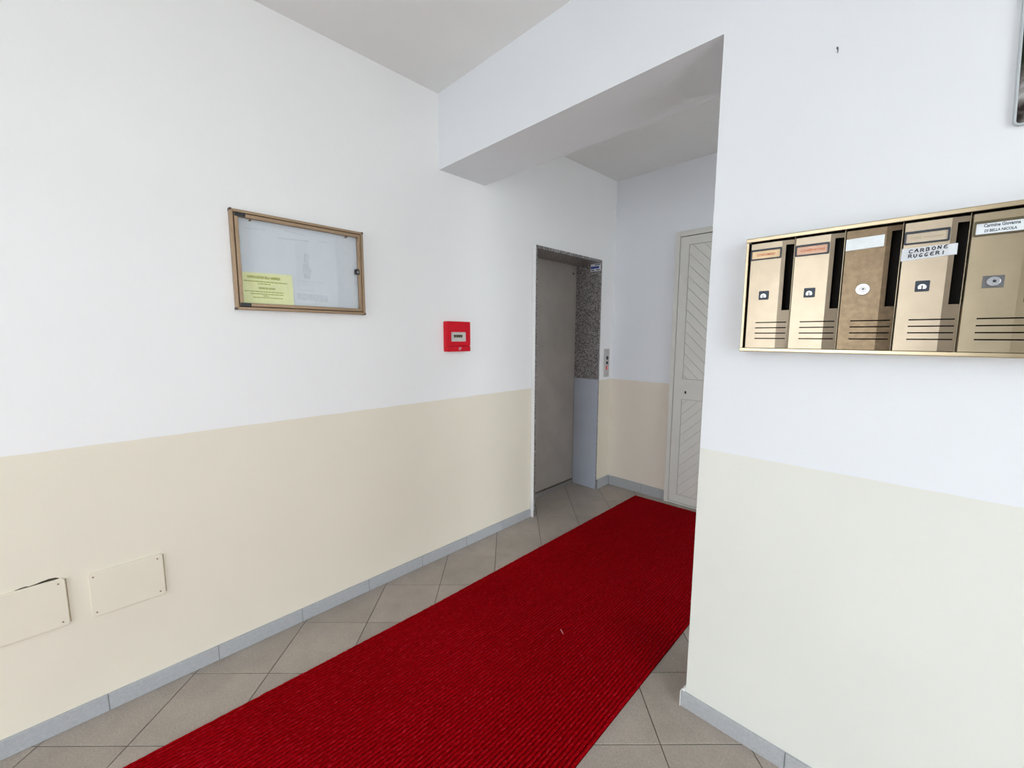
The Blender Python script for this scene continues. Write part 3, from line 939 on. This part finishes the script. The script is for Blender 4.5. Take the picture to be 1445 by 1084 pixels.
def door_mesh(tilt=TILT, bend=BEND):
    """sheet-metal door: flat face, right-hand strip folded back, letter slot notch and four vents cut out"""
    xs = sorted({0.0, 0.0022, 0.0255, bend, 0.0890, 0.1030, DW})
    vz = [1.3663, 1.3820, 1.3976, 1.4133]
    zs = [DZ0]
    for z in vz:
        zs += [z - 0.0015, z + 0.0015]
    zs += [1.4475, 1.6310, DZ1]
    def hole(i, j):
        xa, xb = xs[i], xs[i + 1]; za, zb = zs[j], zs[j + 1]
        if any(abs((za + zb) / 2 - z) < 1e-4 for z in vz) and xa >= 0.0250 and xb <= 0.1065 - 0.0034: return True
        if xa >= 0.0889 and za >= 1.4474 and zb <= 1.6311 and xb <= DW: return True
        return False
    def pt(i, j, back):
        x = xs[i]
        y = MF + 0.001 + max(0.0, x - bend) * tilt + max(0.0, 0.0022 - x) * 1.3 + (0.0016 if back else 0)
        return (x, y, zs[j])
    b = B()
    nx_, nz_ = len(xs), len(zs)
    F = [pt(i, j, False) for j in range(nz_) for i in range(nx_)]
    K = [pt(i, j, True) for j in range(nz_) for i in range(nx_)]
    n0 = len(F)
    fs = []
    solid = {(i, j) for i in range(nx_ - 1) for j in range(nz_ - 1) if not hole(i, j)}
    for (i, j) in solid:
        a, c, d, e = j * nx_ + i, j * nx_ + i + 1, (j + 1) * nx_ + i + 1, (j + 1) * nx_ + i
        fs.append((a, c, d, e))
        fs.append((n0 + e, n0 + d, n0 + c, n0 + a))
        for (p, q_, nb_) in ((a, c, (i, j - 1)), (c, d, (i + 1, j)), (d, e, (i, j + 1)), (e, a, (i - 1, j))):
            if nb_ not in solid:
                fs.append((q_, p, n0 + p, n0 + q_))
    # left return flange
    b.add(F + K, fs)
    b.box(0.0, 0.0012, MF + 0.0055, MF + 0.016, DZ0, DZ1)
    return b


def shift(b, dx):
    n = B(); n.v = [(x + dx, y, z) for x, y, z in b.v]; n.f = list(b.f)
    return n


def holder(par, x0, x1, z0, z1, card, slope=0.0, mat='holder', y=MF + 0.001, w=0.0038, cover=True):
    h = B()
    o_ = rr_pts(x0, x1, z0, z1, 0.003, 3); i_ = rr_pts(x0 + w, x1 - w, z0 + w, z1 - w * 1.4, 0.0012, 3)
    ring(h, o_, i_, y - 0.004, y, 'y')
    build('name_holder', h, mat, par, 0.0008)
    return build('name_card', B().box(x0 + w - 0.0005, x1 - w + 0.0005, y - 0.0012, y - 0.0002, z0 + w - 0.0005, z1 - w * 1.4 + 0.0005), card, par)


def lock_square(par, x, z, s=0.0125):
    pl = build('lock_plate', B().rrect(x - s, x + s, z - s * 1.02, z + s * 1.02, 0.002, MF - 0.0025, MF + 0.001, 'y'), 'lock_plate', par, 0.0006)
    c = B()
    prof = [(x + 0.0078 * math.cos(a), z - 0.0030 + 0.0078 * math.sin(a)) for a in [math.radians(-35 + 250 * i / 14) for i in range(15)]]
    c.prism(prof, MF - 0.005, MF - 0.0025, 'y')
    build('lock_cylinder', c, 'chrome', par, 0.0005)
    build('keyhole', B().box(x - 0.0012, x + 0.0012, MF - 0.0053, MF - 0.005, z - 0.0085, z + 0.0010), 'black', par)


base_door = door_mesh()
old_door = door_mesh(math.tan(math.radians(5)))
mats = ['brass', 'brass', 'brass_old', 'brass', 'brass_tan', 'brass_tan']
dl = ['door with orange name card', 'door with salmon name card', 'tarnished dark bronze door with blank white label',
      'door with a handwritten name on tape', 'tan door with white printed name card', None]
for k_ in range(NBOX):
    x0 = MX0 + k_ * MP + 0.001
    d = build('mailbox_door', shift(old_door if k_ == 2 else base_door, x0), mats[k_], mb, label=dl[k_])
    L = lambda u: x0 + u
    if k_ == 0:
        cd = holder(d, L(0.0010), L(0.0800), 1.5955, 1.6262, 'card_orange')
        vs_, fs_ = text_geo('CONDOMINIO', 0.0088, 0.047, 0.0003)
        build('name', B().add(on_y(vs_, L(0.0405), MF - 0.0004, 1.6095), fs_), 'ink_red', cd)
    elif k_ == 1:
        cd = holder(d, L(0.0020), L(0.0785), 1.5930, 1.6235, 'card_pink')
        vs_, fs_ = text_geo('CONSERVATORE', 0.0088, 0.055, 0.0003)
        build('name', B().add(on_y(vs_, L(0.0415), MF - 0.0004, 1.6070), fs_), 'ink_red', cd)
    elif k_ == 2:
        build('blank_label', B().prism([(L(0.002), 1.5935), (L(0.0765), 1.5960), (L(0.0765), 1.6245), (L(0.002), 1.6225)], MF - 0.0012, MF + 0.001, 'y'), 'card_white', d, 0.0006)
    elif k_ == 3:
        cd = holder(d, L(0.0020), L(0.0785), 1.5920, 1.6225, 'card_tan')
        vs_, fs_ = text_geo('TORRE  MARZIANO', 0.0075, 0.055)
        build('name', B().add(on_y(vs_, L(0.0400), MF - 0.0004, 1.6060), fs_), 'ink_brown', cd)
    elif k_ == 4:
        cd = holder(d, L(0.0030), L(0.0860), 1.5935, 1.6260, 'card_white', mat='holder_bronze', w=0.0040)
        n_ = B()
        vs_, fs_ = text_geo('Carmine Giovanna', 0.0095, 0.052, 0.0003)
        n_.add(on_y(vs_, L(0.0440), MF - 0.0004, 1.6152, 0.0), fs_)
        vs_, fs_ = text_geo('DI BELLA NICOLA', 0.0078, 0.046, 0.0003)
        n_.add(on_y(vs_, L(0.0430), MF - 0.0004, 1.6040, 0.0), fs_)
        build('name', n_, 'ink_grey', cd)
    else:
        holder(d, L(0.0030), L(0.0860), 1.5935, 1.6260, 'card_tan')
    lx = L(0.0425)
    if k_ == 2:
        cyl = build('lock_rosette', B().disc((L(0.0445), 1.493), 0.0145, MF - 0.003, MF + 0.001, 'y', 24), 'chrome', d, 0.001)
        build('lock_cylinder', B().disc((L(0.0445), 1.493), 0.0085, MF - 0.0042, MF - 0.003, 'y', 20), 'emblem', d)
        build('keyhole', B().disc((L(0.0455), 1.4935), 0.0022, MF - 0.0046, MF - 0.0042, 'y', 10), 'ink_grey', d)
    elif k_ == 4:
        build('lock_plate', B().box(L(0.0265), L(0.0585), MF - 0.001, MF + 0.001, 1.480, 1.5065), 'lock_grey', d, 0.0005)
        build('lock_rosette', B().disc((L(0.0430), 1.4935), 0.0105, MF - 0.0035, MF - 0.001, 'y', 20), 'chrome', d, 0.0008)
        build('keyhole', B().disc((L(0.0440), 1.4940), 0.0030, MF - 0.0040, MF - 0.0035, 'y', 10), 'black', d)
    else:
        lock_square(d, lx, 1.4925)
    if k_ == 3:
        tp = build('paper_label', B().add([(L(-0.0005), MF - 0.0006, 1.5540), (L(0.0790), MF - 0.0006, 1.5590), (L(0.0930), MF + 0.0022, 1.5598), (L(0.0928), MF + 0.0022, 1.5850), (L(0.0785), MF - 0.0006, 1.5845), (L(0.0000), MF - 0.0006, 1.5838)],
                                          [(0, 1, 4, 5), (1, 2, 3, 4)]), 'tape', d, label='strip of whitish tape with handwriting')
        GL = {'C': [[(.9, .85), (.55, 1), (.15, .75), (.05, .35), (.3, .02), (.9, .1)]],
              'A': [[(0, 0), (.25, .55), (.55, 1), (.75, .5), (.95, 0)], [(.2, .4), (.8, .42)]],
              'R': [[(.08, 0), (.12, 1), (.6, 1), (.85, .75), (.6, .5), (.12, .48)], [(.45, .5), (.95, .02)]],
              'B': [[(.08, 0), (.12, 1), (.6, 1), (.8, .78), (.45, .55), (.85, .35), (.6, .02), (.08, 0)]],
              'O': [[(.5, 1), (.1, .7), (.1, .25), (.5, 0), (.85, .3), (.85, .75), (.5, 1)]],
              'N': [[(.05, 0), (.12, .95), (.75, .05), (.85, 1)]],
              'E': [[(.95, .98), (.4, .95), (.15, .6), (.1, .2), (.4, 0), (.95, .06)], [(.15, .52), (.75, .55)]],
              'U': [[(.05, 1), (.08, .3), (.4, 0), (.75, .3), (.85, 1)]],
              'G': [[(.9, .9), (.5, 1), (.12, .6), (.15, .15), (.55, 0), (.9, .3), (.5, .35)]],
              'I': [[(.5, 1), (.45, 0)]]}
        hw = B()
        def scribble(word, x, z, dx, h_, rise):
            for n_i, ch_ in enumerate(word):
                ox = x + n_i * dx; oz = z + rise * n_i + random.uniform(-0.0006, 0.0006)
                for stroke in GL[ch_]:
                    for (p, q_) in zip(stroke[:-1], stroke[1:]):
                        a = Vector((ox + p[0] * dx * 0.68, 0, oz + p[1] * h_)); c = Vector((ox + q_[0] * dx * 0.68, 0, oz + q_[1] * h_))
                        t_ = (c - a); t_.normalize()
                        nrm = Vector((-t_.z, 0, t_.x)) * 0.00092
                        a -= t_ * 0.0005; c += t_ * 0.0005
                        yy = MF - 0.0009
                        hw.add([(a.x - nrm.x, yy, a.z - nrm.z), (c.x - nrm.x, yy, c.z - nrm.z), (c.x + nrm.x, yy, c.z + nrm.z), (a.x + nrm.x, yy, a.z + nrm.z)], [(0, 1, 2, 3)])
        scribble('CARBONE', L(0.0130), 1.5722, 0.0096, 0.0076, 0.00055)
        scribble('RUGGERI', L(0.0125), 1.5608, 0.0092, 0.0074, 0.00040)
        build('handwriting', hw, 'ink_black', tp)

# ------------------------------------------------------------------ picture at the upper right
pc = empty('wall_picture', (0.26, YP, 1.83), 'dark picture in a thin pale rounded frame above the mailboxes', 'picture')
def tilt_pts(pts, ox=0.105, oz=1.824, a=math.radians(2.2)):
    return [(ox + (x - ox) * math.cos(a) - (z - oz) * math.sin(a), oz + (x - ox) * math.sin(a) + (z - oz) * math.cos(a)) for x, z in pts]
o_ = tilt_pts(rr_pts(0.105, 0.415, 1.824, 2.244, 0.012)); i_ = tilt_pts(rr_pts(0.1100, 0.4100, 1.8290, 2.2390, 0.007))
pf = B(); ring(pf, o_, i_, YP - 0.009, YP, 'y')
build('picture_frame', pf, 'pic_frame', pc, 0.002)
build('picture_print', B().prism(i_, YP - 0.006, YP - 0.003, 'y'), 'picture', pc)

# nail left in the plaster
nl = B()
nl.disc((-0.2175, 2.1265), 0.0013, YP - 0.009, YP + 0.002, 'y', 8)
nl.disc((-0.2175, 2.1265), 0.0024, YP - 0.0100, YP - 0.009, 'y', 10)
nl.box(-0.2180, -0.2166, YP - 0.0012, YP + 0.001, 2.1175, 2.1260)
build('nail', nl, 'nail', label='small nail in the white plaster above the mailboxes', cat='nail')
